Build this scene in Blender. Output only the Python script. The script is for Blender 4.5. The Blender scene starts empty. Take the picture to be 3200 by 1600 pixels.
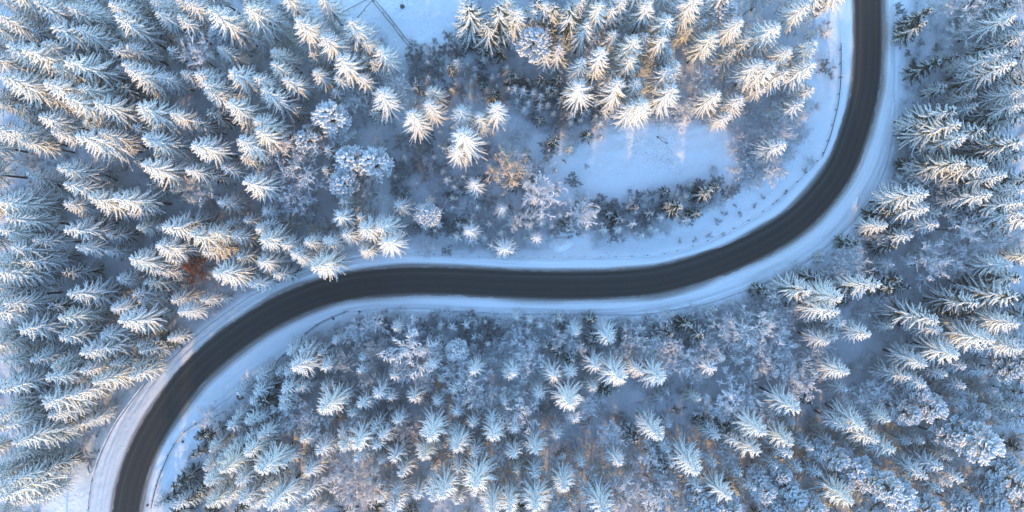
import bpy, math, random
import numpy as np
from mathutils import Vector

# ------------------------------------------------------------------ camera, sky, sun, exposure
PXM = 12.0                      # photograph pixels per metre on the ground
H = 3200 / PXM * 24 / 36        # camera height for a 24 mm lens looking straight down
scene = bpy.context.scene
C = scene.collection
cam_data = bpy.data.cameras.new('camera')
cam_data.lens = 24; cam_data.sensor_width = 36; cam_data.clip_end = 3000
cam = bpy.data.objects.new('camera', cam_data); C.objects.link(cam)
cam.location = (0, 0, H); cam.rotation_euler = (0, 0, 0)
scene.camera = cam

SUN_EL = math.radians(14)
sdir = Vector((-0.06, -1.0, 0)).normalized() * math.cos(SUN_EL) + Vector((0, 0, math.sin(SUN_EL)))
world = bpy.data.worlds.new('World'); scene.world = world; world.use_nodes = True
wn = world.node_tree; wn.nodes.clear()
sky = wn.nodes.new('ShaderNodeTexSky'); sky.sky_type = 'NISHITA'; sky.sun_disc = False
sky.sun_elevation = SUN_EL; sky.sun_rotation = math.atan2(sdir.x, sdir.y)
sky.air_density = 1.5; sky.dust_density = 0.0; sky.ozone_density = 4.2; sky.altitude = 800
bg = wn.nodes.new('ShaderNodeBackground'); bg.inputs[1].default_value = 0.15
wo = wn.nodes.new('ShaderNodeOutputWorld')
wn.links.new(sky.outputs[0], bg.inputs[0]); wn.links.new(bg.outputs[0], wo.inputs[0])
sl = bpy.data.lights.new('sun', 'SUN'); sl.energy = 1.3; sl.angle = math.radians(1.0); sl.color = (1.0, 0.59, 0.20)
sun = bpy.data.objects.new('sun', sl); C.objects.link(sun)
sun.rotation_euler = sdir.to_track_quat('Z', 'Y').to_euler()
sun.location = (-100, -60, 120)
vs = scene.view_settings
vs.view_transform = 'Standard'; vs.look = 'None'; vs.gamma = 1.0; vs.exposure = 2.15; vs.use_curve_mapping = False

# ------------------------------------------------------------------ helpers
def W(px, py):                  # point of the ground seen at a pixel of the photograph
    return (px - 1600) / PXM, (800 - py) / PXM

class G:                        # geometry collector
    def __init__(s): s.v = []; s.f = []; s.n = 0
    def add(s, V, F):
        V = np.asarray(V, float).reshape(-1, 3); F = np.asarray(F, int)
        s.v.append(V); s.f.append(F + s.n); s.n += len(V)
    def spikes(s, A, B, w):     # slim three-sided pyramids from A to B
        A = np.asarray(A, float).reshape(-1, 3); B = np.asarray(B, float).reshape(-1, 3)
        n = len(A)
        if n == 0: return
        w = np.broadcast_to(np.asarray(w, float), (n,))
        d = B - A; d = d / (np.linalg.norm(d, axis=1, keepdims=True) + 1e-9)
        ref = np.where(np.abs(d[:, 2:3]) > 0.9, np.array([[1., 0, 0]]), np.array([[0, 0, 1.]]))
        u = np.cross(d, ref); u /= np.linalg.norm(u, axis=1, keepdims=True) + 1e-9
        q = np.cross(u, d)
        V = np.empty((n, 4, 3))
        for k in range(3):
            a = k * 2.0944 + 0.5236
            V[:, k] = A + (u * math.cos(a) + q * math.sin(a)) * w[:, None] * 0.6
        V[:, 3] = B
        i = np.arange(n)[:, None] * 4
        F = np.concatenate([i + [0, 1, 3], i + [1, 2, 3], i + [2, 0, 3]])
        s.add(V.reshape(-1, 3), F)
    def tube(s, P, R, k=4):
        P = np.asarray(P, float); n = len(P); R = np.asarray(R, float)
        T = np.gradient(P, axis=0); T /= np.linalg.norm(T, axis=1, keepdims=True) + 1e-9
        ref = np.array([0, 0, 1.]) if abs(T[0, 2]) < 0.9 else np.array([1., 0, 0])
        u = np.cross(T, ref); u /= np.linalg.norm(u, axis=1, keepdims=True) + 1e-9
        q = np.cross(u, T)
        a = np.arange(k) * 2 * math.pi / k
        V = P[:, None] + (u[:, None] * np.cos(a)[None, :, None] + q[:, None] * np.sin(a)[None, :, None]) * R[:, None, None]
        F = []
        for i in range(n - 1):
            for j in range(k):
                j2 = (j + 1) % k; a0, b0, c0, d0 = i*k+j, i*k+j2, (i+1)*k+j2, (i+1)*k+j
                F += [(a0, b0, c0), (a0, c0, d0)]
        for j in range(1, k - 1):
            F += [(0, j + 1, j), ((n-1)*k, (n-1)*k+j, (n-1)*k+j+1)]
        s.add(V.reshape(-1, 3), F)
    def box(s, c, size, rot=0.0, tilt=None):
        sx, sy, sz = [x / 2 for x in size]
        V = np.array([(x, y, z) for x in (-sx, sx) for y in (-sy, sy) for z in (-sz, sz)], float)
        ca, sa = math.cos(rot), math.sin(rot)
        V = np.stack([V[:, 0]*ca - V[:, 1]*sa, V[:, 0]*sa + V[:, 1]*ca, V[:, 2]], 1) + np.array(c)
        F = [(0,1,3),(0,3,2),(4,6,7),(4,7,5),(0,4,5),(0,5,1),(2,3,7),(2,7,6),(0,2,6),(0,6,4),(1,5,7),(1,7,3)]
        s.add(V, F)
    def mesh(s, name, mat, smooth=False):
        V = np.concatenate(s.v).astype(np.float32); F = np.concatenate(s.f).astype(np.int32)
        m = bpy.data.meshes.new(name)
        m.vertices.add(len(V)); m.vertices.foreach_set('co', V.ravel())
        m.loops.add(len(F) * 3); m.loops.foreach_set('vertex_index', F.ravel())
        m.polygons.add(len(F)); m.polygons.foreach_set('loop_start', np.arange(0, len(F) * 3, 3, dtype=np.int32))
        m.update(calc_edges=True)
        if smooth: m.polygons.foreach_set('use_smooth', np.ones(len(F), bool))
        m.materials.append(mat); m.validate(); m.update()
        return m

def link(name, data, parent=None, loc=(0, 0, 0)):
    o = bpy.data.objects.new(name, data); C.objects.link(o)
    o.location = loc
    if parent: o.parent = parent
    return o
def tag(o, label=None, cat=None, group=None, kind=None):
    if label: o['label'] = label
    if cat: o['category'] = cat
    if group: o['group'] = group
    if kind: o['kind'] = kind
    return o

rngn = np.random.default_rng(5)
LAT = rngn.random((256, 256))
def vnoise(x, y):
    xi = np.floor(x).astype(int); yi = np.floor(y).astype(int); fx = x - xi; fy = y - yi
    fx = fx*fx*(3-2*fx); fy = fy*fy*(3-2*fy)
    g = lambda a, b: LAT[a % 256, b % 256]
    return (g(xi, yi)*(1-fx) + g(xi+1, yi)*fx)*(1-fy) + (g(xi, yi+1)*(1-fx) + g(xi+1, yi+1)*fx)*fy - 0.5
def fbm(x, y, o=4):
    r = 0
    for k in range(o): r = r + vnoise(x * 2**k + 17*k, y * 2**k + 31*k) / 2**k
    return r

# ------------------------------------------------------------------ materials
def mat(name, build):
    m = bpy.data.materials.new(name); m.use_nodes = True
    nt = m.node_tree; b = nt.nodes['Principled BSDF']
    b.inputs['Roughness'].default_value = 0.85
    b.inputs['Specular IOR Level'].default_value = 0.2
    build(nt, b); return m
def nd(nt, t, **kw):
    n = nt.nodes.new(t)
    for k, v in kw.items(): setattr(n, k, v)
    return n
def ramp(nt, fac, stops):
    r = nd(nt, 'ShaderNodeValToRGB'); e = r.color_ramp.elements
    while len(e) < len(stops): e.new(0.5)
    for i, (p, c) in enumerate(stops): e[i].position = p; e[i].color = (*c, 1)
    nt.links.new(fac, r.inputs[0]); return r.outputs[0]
def noise(nt, scale, detail=4, vec=None, rough=0.55):
    n = nd(nt, 'ShaderNodeTexNoise'); n.inputs['Scale'].default_value = scale
    n.inputs['Detail'].default_value = detail; n.inputs['Roughness'].default_value = rough
    if vec is not None: nt.links.new(vec, n.inputs['Vector'])
    return n.outputs[0]
def mixc(nt, fac, a, b):
    m = nd(nt, 'ShaderNodeMix', data_type='RGBA')
    for sock, v in ((m.inputs[0], fac), (m.inputs[6], a), (m.inputs[7], b)):
        if isinstance(v, (int, float)): sock.default_value = v
        elif isinstance(v, tuple): sock.default_value = (*v, 1)
        else: nt.links.new(v, sock)
    return m.outputs[2]

def frost_mat(name, stops):     # rime: shade differs from tree to tree and from twig to twig
    def f(nt, b):
        oi = nd(nt, 'ShaderNodeObjectInfo')
        c = ramp(nt, oi.outputs['Random'], stops)
        tc = nd(nt, 'ShaderNodeTexCoord')
        n = noise(nt, 1.6, 3, tc.outputs['Object'])
        k = ramp(nt, n, [(0.25, (0.82, 0.84, 0.84)), (0.55, (1, 1, 1))])
        mm = nd(nt, 'ShaderNodeMix', data_type='RGBA', blend_type='MULTIPLY'); mm.inputs[0].default_value = 1
        nt.links.new(c, mm.inputs[6]); nt.links.new(k, mm.inputs[7])
        nt.links.new(mm.outputs[2], b.inputs['Base Color'])
    return mat(name, f)
def plain(name, c1, c2, scale=3.0, rough=0.85):
    def f(nt, b):
        tc = nd(nt, 'ShaderNodeTexCoord')
        nt.links.new(ramp(nt, noise(nt, scale, 4, tc.outputs['Object']), [(0.3, c1), (0.7, c2)]), b.inputs['Base Color'])
        b.inputs['Roughness'].default_value = rough
    return mat(name, f)

M = {}
M['frost'] = frost_mat('rime_frost', [(0, (0.80, 0.82, 0.84)), (0.45, (0.88, 0.89, 0.90)), (0.8, (0.90, 0.90, 0.90)), (1, (0.84, 0.83, 0.78))])
M['frost_thin'] = frost_mat('thin_frost', [(0, (0.55, 0.58, 0.60)), (1, (0.72, 0.74, 0.76))])
M['snowload'] = frost_mat('snow_load', [(0, (0.80, 0.81, 0.83)), (1, (0.88, 0.88, 0.88))])
M['needles'] = plain('spruce_needles', (0.06, 0.085, 0.065), (0.14, 0.165, 0.13), 2.0)
M['needles_dark'] = plain('dark_needles', (0.022, 0.035, 0.022), (0.05, 0.065, 0.04), 2.0)
M['needles_pine'] = plain('pine_needles', (0.05, 0.07, 0.045), (0.13, 0.15, 0.10), 2.0)
M['bark'] = plain('bark', (0.05, 0.04, 0.035), (0.11, 0.085, 0.07), 6.0)
M['twig_frost'] = frost_mat('frosted_twigs', [(0, (0.70, 0.70, 0.72)), (0.5, (0.80, 0.80, 0.82)), (1, (0.86, 0.86, 0.87))])
M['twig_pink'] = frost_mat('pinkish_twigs', [(0, (0.70, 0.58, 0.53)), (1, (0.76, 0.66, 0.61))])
M['twig_orange'] = frost_mat('russet_twigs', [(0, (0.74, 0.58, 0.45)), (1, (0.78, 0.65, 0.54))])
M['twig_red'] = frost_mat('red_brown_leaves', [(0, (0.34, 0.10, 0.05)), (1, (0.40, 0.13, 0.06))])
M['twig_brown'] = frost_mat('brown_twigs', [(0, (0.40, 0.37, 0.36)), (1, (0.52, 0.49, 0.48))])
M['twig_dark'] = frost_mat('dark_twigs', [(0, (0.20, 0.20, 0.21)), (1, (0.38, 0.38, 0.39))])
M['metal'] = plain('galvanised_steel', (0.10, 0.105, 0.11), (0.18, 0.185, 0.19), 2.0, 0.5)
M['panel'] = plain('weathered_panel', (0.24, 0.22, 0.20), (0.36, 0.34, 0.31), 1.5)
M['wood'] = plain('grey_wood', (0.17, 0.15, 0.135), (0.32, 0.30, 0.28), 4.0)
M['rock'] = plain('rock', (0.07, 0.07, 0.07), (0.16, 0.15, 0.14), 2.5)

def snow_mat(nt, b):
    tc = nd(nt, 'ShaderNodeTexCoord'); P = tc.outputs['Object']
    grass = ramp(nt, noise(nt, 0.055, 6, P, 0.62), [(0.50, (0, 0, 0)), (0.68, (1, 1, 1))])
    fine = ramp(nt, noise(nt, 2.2, 5, P, 0.7), [(0.50, (0, 0, 0)), (0.72, (1, 1, 1))])
    m = nd(nt, 'ShaderNodeMath', operation='MULTIPLY'); nt.links.new(grass, m.inputs[0]); nt.links.new(fine, m.inputs[1])
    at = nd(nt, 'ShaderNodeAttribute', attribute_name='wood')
    base = mixc(nt, at.outputs['Fac'], (0.84, 0.85, 0.87), (0.56, 0.56, 0.58))  # darker tone stands in for shade between the trees, partly for dead grass
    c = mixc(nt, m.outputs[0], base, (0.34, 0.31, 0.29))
    nt.links.new(c, b.inputs['Base Color'])
    n1 = noise(nt, 0.9, 6, P, 0.65)
    bp = nd(nt, 'ShaderNodeBump'); bp.inputs['Strength'].default_value = 0.8; bp.inputs['Distance'].default_value = 0.35
    nt.links.new(n1, bp.inputs['Height']); nt.links.new(bp.outputs[0], b.inputs['Normal'])
M['snow'] = mat('ground_snow', snow_mat)

def road_mat(nt, b):
    uv = nd(nt, 'ShaderNodeUVMap'); sp = nd(nt, 'ShaderNodeSeparateXYZ'); nt.links.new(uv.outputs[0], sp.inputs[0])
    mp = nd(nt, 'ShaderNodeMapping'); nt.links.new(uv.outputs[0], mp.inputs[0]); mp.inputs['Scale'].default_value = (1.6, 0.012, 1)
    streak = noise(nt, 1.0, 5, mp.outputs[0], 0.6)
    mp2 = nd(nt, 'ShaderNodeMapping'); nt.links.new(uv.outputs[0], mp2.inputs[0]); mp2.inputs['Scale'].default_value = (3.0, 1.1, 1)
    grit = noise(nt, 1.0, 6, mp2.outputs[0], 0.7)
    # lateral tone: polished wheel paths, paler dry strip between them
    mr = nd(nt, 'ShaderNodeMapRange'); mr.inputs[1].default_value = -4.2; mr.inputs[2].default_value = 4.2
    ad = nd(nt, 'ShaderNodeMath', operation='MULTIPLY_ADD'); nt.links.new(streak, ad.inputs[0]); ad.inputs[1].default_value = 1.1; nt.links.new(sp.outputs[0], ad.inputs[2])
    ad2 = nd(nt, 'ShaderNodeMath', operation='SUBTRACT'); nt.links.new(ad.outputs[0], ad2.inputs[0]); ad2.inputs[1].default_value = 0.55
    nt.links.new(ad2.outputs[0], mr.inputs[0])
    D1 = (0.025, 0.0225, 0.0205); D2 = (0.036, 0.033, 0.030); D3 = (0.060, 0.054, 0.049); E = (0.17, 0.145, 0.13); F = (0.36, 0.33, 0.32)
    c = ramp(nt, mr.outputs[0], [(0.0, F), (0.06, E), (0.115, D3), (0.165, D1), (0.25, D2), (0.33, D1), (0.47, D2), (0.56, D1), (0.70, D2), (0.735, D3), (0.77, D2), (0.845, D1), (0.895, D3), (0.945, E), (1.0, F)])
    k = ramp(nt, grit, [(0.25, (0.75, 0.75, 0.75)), (0.75, (1.25, 1.25, 1.25))])
    mm = nd(nt, 'ShaderNodeMix', data_type='RGBA', blend_type='MULTIPLY'); mm.inputs[0].default_value = 1
    nt.links.new(c, mm.inputs[6]); nt.links.new(k, mm.inputs[7])
    nt.links.new(mm.outputs[2], b.inputs['Base Color'])
    b.inputs['Roughness'].default_value = 0.6
M['asphalt'] = mat('winter_asphalt', road_mat)

def verge_mat(nt, b):
    uv = nd(nt, 'ShaderNodeUVMap')
    at = nd(nt, 'ShaderNodeAttribute', attribute_name='dirt')
    mp = nd(nt, 'ShaderNodeMapping'); nt.links.new(uv.outputs[0], mp.inputs[0]); mp.inputs['Scale'].default_value = (2.2, 0.03, 1)
    streak = noise(nt, 1.0, 6, mp.outputs[0], 0.65)
    mp2 = nd(nt, 'ShaderNodeMapping'); nt.links.new(uv.outputs[0], mp2.inputs[0]); mp2.inputs['Scale'].default_value = (2.5, 2.5, 1)
    grit = noise(nt, 1.0, 6, mp2.outputs[0], 0.75)
    s = nd(nt, 'ShaderNodeMath', operation='ADD'); nt.links.new(streak, s.inputs[0]); nt.links.new(grit, s.inputs[1])
    s2 = nd(nt, 'ShaderNodeMath', operation='MULTIPLY_ADD'); nt.links.new(s.outputs[0], s2.inputs[0]); s2.inputs[1].default_value = 0.75; s2.inputs[2].default_value = -0.75
    s3 = nd(nt, 'ShaderNodeMath', operation='ADD'); nt.links.new(s2.outputs[0], s3.inputs[0]); nt.links.new(at.outputs['Fac'], s3.inputs[1])
    c = ramp(nt, s3.outputs[0], [(0.0, (0.82, 0.82, 0.84)), (0.25, (0.74, 0.74, 0.75)), (0.6, (0.52, 0.50, 0.49)), (1.0, (0.24, 0.21, 0.195))])
    nt.links.new(c, b.inputs['Base Color'])
    bp = nd(nt, 'ShaderNodeBump'); bp.inputs['Strength'].default_value = 0.7; bp.inputs['Distance'].default_value = 0.15
    nt.links.new(s.outputs[0], bp.inputs['Height']); nt.links.new(bp.outputs[0], b.inputs['Normal'])
M['verge'] = mat('ploughed_snow', verge_mat)

# ------------------------------------------------------------------ road line
CL = [(2712,-520),(2712,-200),(2712,0),(2713,130),(2708,248),(2696,320),(2674,400),(2630,520),(2562,617),(2484,694),(2400,748),(2300,797),(2200,836),(2100,865),(2000,882),(1800,891),(1600,887),(1400,878),(1300,877),(1200,881),(1100,893),(1000,916),(900,956),(800,1011),(700,1082),(600,1172),(510,1295),(450,1400),(413,1500),(394,1600),(378,1800),(370,2120)]
def catmull(P, step=0.5):
    P = np.array([W(*p) for p in P]); out = []
    for i in range(1, len(P) - 2):
        p0, p1, p2, p3 = P[i-1], P[i], P[i+1], P[i+2]
        n = max(2, int(np.linalg.norm(p2 - p1) / step))
        for t in np.arange(n) / n:
            out.append(0.5*((2*p1) + (-p0+p2)*t + (2*p0-5*p1+4*p2-p3)*t*t + (-p0+3*p1-3*p2+p3)*t**3))
    out = np.array(out)
    for _ in range(50): out[1:-1] = (out[:-2] + 2*out[1:-1] + out[2:]) / 4
    return out
RC = catmull(CL)
d_ = np.gradient(RC, axis=0); d_ /= np.linalg.norm(d_, axis=1, keepdims=True)
RN = np.stack([d_[:, 1], -d_[:, 0]], 1)      # travelling down from the top: +RN is the rail side (west / north-west)
RS = np.concatenate([[0], np.cumsum(np.linalg.norm(np.diff(RC, axis=0), axis=1))])
EL = [(2625,-400),(2625,140),(2625,245),(2618,320),(2604,380),(2588,440),(2566,492),(2520,542),(2464,601),(2386,666),(2305,712),(2200,762),(2130,785),(2048,802),(1900,808),(1600,807),(1421,807),(1330,797),(1242,787),(1150,797),(1000,836),(857,890),(780,928),(640,1027),(500,1154),(451,1200),(401,1268),(367,1315),(330,1386),(305,1448),(289,1504),(279,1600),(262,2000)]
ER = [(2788,-400),(2788,0),(2794,200),(2797,330),(2792,420),(2775,500),(2745,585),(2700,655),(2640,722),(2560,790),(2480,842),(2400,884),(2200,952),(2000,984),(1800,982),(1600,980),(1400,972),(1321,962),(1200,962),(1090,974),(1012,1002),(947,1049),(885,1114),(845,1150),(720,1240),(625,1318),(566,1362),(532,1411),(494,1504),(474,1587),(455,1700),(440,2000)]
def edge_dist(E, side):
    P = np.array([W(*p) for p in E]); Q = []
    for a, b2 in zip(P[:-1], P[1:]):
        n = max(2, int(np.linalg.norm(b2-a)/0.5)); Q.append(a + (b2-a)*np.linspace(0, 1, n)[:, None])
    Q = np.concatenate(Q); D = np.empty(len(RC))
    for i in range(len(RC)):
        r = Q - RC[i]; lat = r @ (RN[i]*side); lon = np.abs(r @ d_[i])
        ok = (lat > 3.5) & (lon < 1.5) & (lat < 20)
        D[i] = lat[ok].min() if ok.any() else np.nan
    idx = np.arange(len(D)); g = ~np.isnan(D); D = np.interp(idx, idx[g], D[g])
    for _ in range(12): D[1:-1] = (D[:-2] + 2*D[1:-1] + D[2:]) / 4
    return D
s_probe = np.array(W(2625, 140)) - RC[np.argmin(np.linalg.norm(RC - np.array(W(2712, 140)), axis=1))]
i_probe = np.argmin(np.linalg.norm(RC - np.array(W(2712, 140)), axis=1))
SIDE = 1.0 if s_probe @ RN[i_probe] > 0 else -1.0
DL = edge_dist(EL, SIDE); DR = edge_dist(ER, -SIDE)
DR = np.maximum(DR, 5.0); DL = np.maximum(DL, 5.2)
HW = 3.9
def road_coord(X, Y):           # nearest index, signed lateral (+ rail side), distance
    X = np.asarray(X, np.float32).ravel(); Y = np.asarray(Y, np.float32).ravel()
    I = np.empty(len(X), int); D = np.empty(len(X))
    rc = RC[::2].astype(np.float32)
    for a in range(0, len(X), 20000):
        q = (X[a:a+20000, None] - rc[None, :, 0])**2 + (Y[a:a+20000, None] - rc[None, :, 1])**2
        j = q.argmin(1); I[a:a+20000] = j*2; D[a:a+20000] = np.sqrt(q[np.arange(len(j)), j])
    lat = ((X - RC[I, 0])*RN[I, 0] + (Y - RC[I, 1])*RN[I, 1]) * SIDE
    return I, np.sign(lat)*D

def ground_z(X, Y):
    X = np.asarray(X, float).ravel(); Y = np.asarray(Y, float).ravel()
    I, d = road_coord(X, Y)
    e = np.where(d > 0, DL[I], DR[I]); out = np.abs(d) - e
    low = np.where(d > 0, -1.7, -0.35)
    t = np.clip(out / np.where(d > 0, 4.5, 3.0), 0, 1); t = t*t*(3-2*t)
    z = -0.15 + (low + 0.15)*t
    far = np.clip((out - 1) / 12, 0, 1)
    z = z + far*(fbm(X/38, Y/38, 3)*2.2 + fbm(X/7, Y/7, 3)*0.5) + np.clip(out, 0, 1)*fbm(X/2.0, Y/2.0, 2)*0.16
    # wooded knolls on the sunny side
    for hx, hy, sx, sy, hh in ((330, 330, 620, 330, 7.5), (2000, -120, 520, 260, 5.5), (930, 1330, 300, 170, 5.0)):
        cx, cy = W(hx, hy); z = z + far*hh*np.exp(-((X-cx)*PXM/sx)**2 - ((Y-cy)*PXM/sy)**2)
    # the frozen, levelled clearing inside the bend
    px, py = W(2010, 490); ex = ((X - px)/25)**2 + ((Y - py - (X-px)*0.22)/8.2)**2
    k = np.clip(1.5 - ex, 0, 1); z = z*(1-k) + k*(-1.6 + fbm(X/2.6, Y/1.6, 4)*0.5)
    z = np.where(out < 0.0, -0.75, z)
    return z

def grid_mesh(name, xs, ys, zf, m):
    X, Y = np.meshgrid(xs, ys); Z = zf(X, Y).reshape(X.shape)
    nx, ny = len(xs), len(ys); V = np.stack([X, Y, Z], 2).reshape(-1, 3)
    i = np.arange(nx-1)[None, :] + np.arange(ny-1)[:, None]*nx; i = i.ravel()
    F = np.concatenate([np.stack([i, i+1, i+nx+1], 1), np.stack([i, i+nx+1, i+nx], 1)])
    g = G(); g.add(V, F); return g.mesh(name, m, True)
def axis(lo, hi, far, st):
    a = np.arange(lo, hi + 1e-6, st)
    k = np.array([6, 15, 30, 60, 120, 240, 480.]); k = k[k < far]
    return np.concatenate([lo - k[::-1], a, hi + k])
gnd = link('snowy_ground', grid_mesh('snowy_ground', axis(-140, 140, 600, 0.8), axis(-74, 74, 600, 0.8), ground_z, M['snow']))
FOREST = [  # wooded ground in photograph pixels: floor colour darkened for shade between trees, and for litter and brush
 [(-400,-400),(870,-400),(880,20),(1000,60),(1180,100),(1290,230),(1260,330),(1100,420),(1180,620),(1060,790),(760,920),(560,1060),(440,1190),(300,1380),(160,1480),(110,1600),(140,1650),(225,1690),(235,2000),(-400,2000)],
 [(1470,-400),(2560,-400),(2560,150),(2480,330),(2300,400),(2050,370),(1880,400),(1700,420),(1560,360),(1470,250)],
 [(2880,-400),(3700,-400),(3700,2000),(520,2000),(540,1520),(640,1340),(760,1220),(900,1080),(1080,1000),(1300,990),(1700,995),(2050,1000),(2300,945),(2560,830),(2760,640),(2800,420),(2830,250)],
 [(1190,420),(1330,330),(1560,300),(1620,500),(1720,560),(1760,780),(1420,780),(1250,760)]]  # the hollow: brush grows here, floor colour darkened for its shade
def in_forest(X, Y):
    px = X*PXM + 1600; py = 800 - Y*PXM; r = np.zeros(px.shape, bool)
    for P in FOREST:
        c = np.zeros(px.shape, bool); n = len(P); j = n - 1
        for i in range(n):
            (xi, yi), (xj, yj) = P[i], P[j]
            if yi != yj: c ^= ((yi > py) != (yj > py)) & (px < (xj-xi)*(py-yi)/(yj-yi) + xi)
            j = i
        r |= c
    return r
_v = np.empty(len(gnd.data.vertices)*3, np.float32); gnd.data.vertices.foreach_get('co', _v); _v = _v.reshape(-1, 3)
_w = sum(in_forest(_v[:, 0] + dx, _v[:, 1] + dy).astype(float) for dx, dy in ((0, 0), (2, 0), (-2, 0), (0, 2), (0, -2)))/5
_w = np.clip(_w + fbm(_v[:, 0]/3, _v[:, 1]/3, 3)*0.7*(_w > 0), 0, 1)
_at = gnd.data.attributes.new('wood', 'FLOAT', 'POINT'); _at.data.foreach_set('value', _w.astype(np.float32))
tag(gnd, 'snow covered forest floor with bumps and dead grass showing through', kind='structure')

def strip(name, m, lat_fn, nlat, z_fn, dirt_fn=None):
    n = len(RC); L = np.stack([lat_fn(k/(nlat-1)) for k in range(nlat)], 1)          # n x nlat, signed
    X = RC[:, 0:1] + RN[:, 0:1]*SIDE*L; Y = RC[:, 1:2] + RN[:, 1:2]*SIDE*L; Z = z_fn(L, X, Y)
    V = np.stack([X, Y, Z], 2).reshape(-1, 3)
    i = (np.arange(nlat-1)[None, :] + np.arange(n-1)[:, None]*nlat).ravel()
    F = np.concatenate([np.stack([i, i+1, i+nlat+1], 1), np.stack([i, i+nlat+1, i+nlat], 1)])
    a, b2, c2 = V[F[0]]; 
    if np.cross(b2-a, c2-a)[2] < 0: F = F[:, ::-1]
    g = G(); g.add(V, F); me = g.mesh(name, m, True)
    uvl = me.uv_layers.new(name='UVMap'); li = np.empty(len(me.loops), np.int32); me.loops.foreach_get('vertex_index', li)
    UV = np.stack([L, np.repeat(RS[:, None], nlat, 1)], 2).reshape(-1, 2)
    uvl.data.foreach_set('uv', UV[li].astype(np.float32).ravel())
    if dirt_fn is not None:
        at = me.attributes.new('dirt', 'FLOAT', 'POINT'); at.data.foreach_set('value', dirt_fn(L, X, Y).astype(np.float32).ravel())
    return link(name, me)
ROAD = strip('road', M['asphalt'], lambda t: np.full(len(RC), -HW - 0.3 + t*(2*HW + 0.6)), 21, lambda L, X, Y: 0.06 - 0.012*np.abs(L))
tag(ROAD, 'dark asphalt road curving in an S with slush along both edges', kind='structure')

IDX = np.arange(len(RC)); PXR = RC[:, 0]*PXM + 1600                    # photograph column of each road station
WEST = np.clip((1150 - PXR) / 350, 0, 1)                               # how far along the western bend
def verge(name, D, sgn, label, berm):
    nl = 26
    def lat(t):
        hw = HW - 0.15 + vnoise(RS*0.9, RS*0 + 5*sgn)*0.5 + vnoise(RS*0.21, RS*0 + 9*sgn)*0.6
        base = hw*(1-min(t/0.92, 1)) + D*min(t/0.92, 1)
        if t > 0.92: base = D + (t-0.92)/0.08*0.9
        return sgn*base
    Sg = np.repeat(RS[:, None], nl, 1)
    def z(L, X, Y):
        a = np.abs(L); w = (D - HW)[:, None]; u = np.clip((a - HW)/w, 0, 1)
        r = vnoise(a*1.3 + 7*sgn, Sg*0.03)*0.22 + vnoise(a*2.2, Sg*0.12 + 40)*0.12 + vnoise(X*1.1, Y*1.1)*0.10
        zz = 0.02 + np.clip(u*6, 0, 1)*0.14 + berm*np.sin(np.clip(u, 0, 1)*math.pi)**1.5 + r*np.clip((a-HW)*1.2, 0, 1)
        zz = zz - np.clip((a - D[:, None])/0.9, 0, 1)*1.25
        return zz
    def dirt(L, X, Y):
        a = np.abs(L) - HW; wob = fbm(Sg*0.06, np.zeros_like(Sg) + 3*sgn, 3)*0.9
        fall = 1.5 if sgn < 0 else 0.9
        dd = 1.0 - (a - wob*0.9)/(fall*1.15)
        if sgn > 0: dd = np.maximum(dd, WEST[:, None]*(0.46 - 0.10*a/3))
        return np.clip(dd, 0, 1)
    o = strip(name, M['verge'], lat, nl, z, dirt)
    return tag(o, label, kind='structure')
verge('snow_verge', DL, 1, 'ploughed snow shoulder on the guardrail side of the road', 0.10)
verge('snow_verge', DR, -1, 'ploughed snow bank on the forest side of the road', 0.32)

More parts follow.
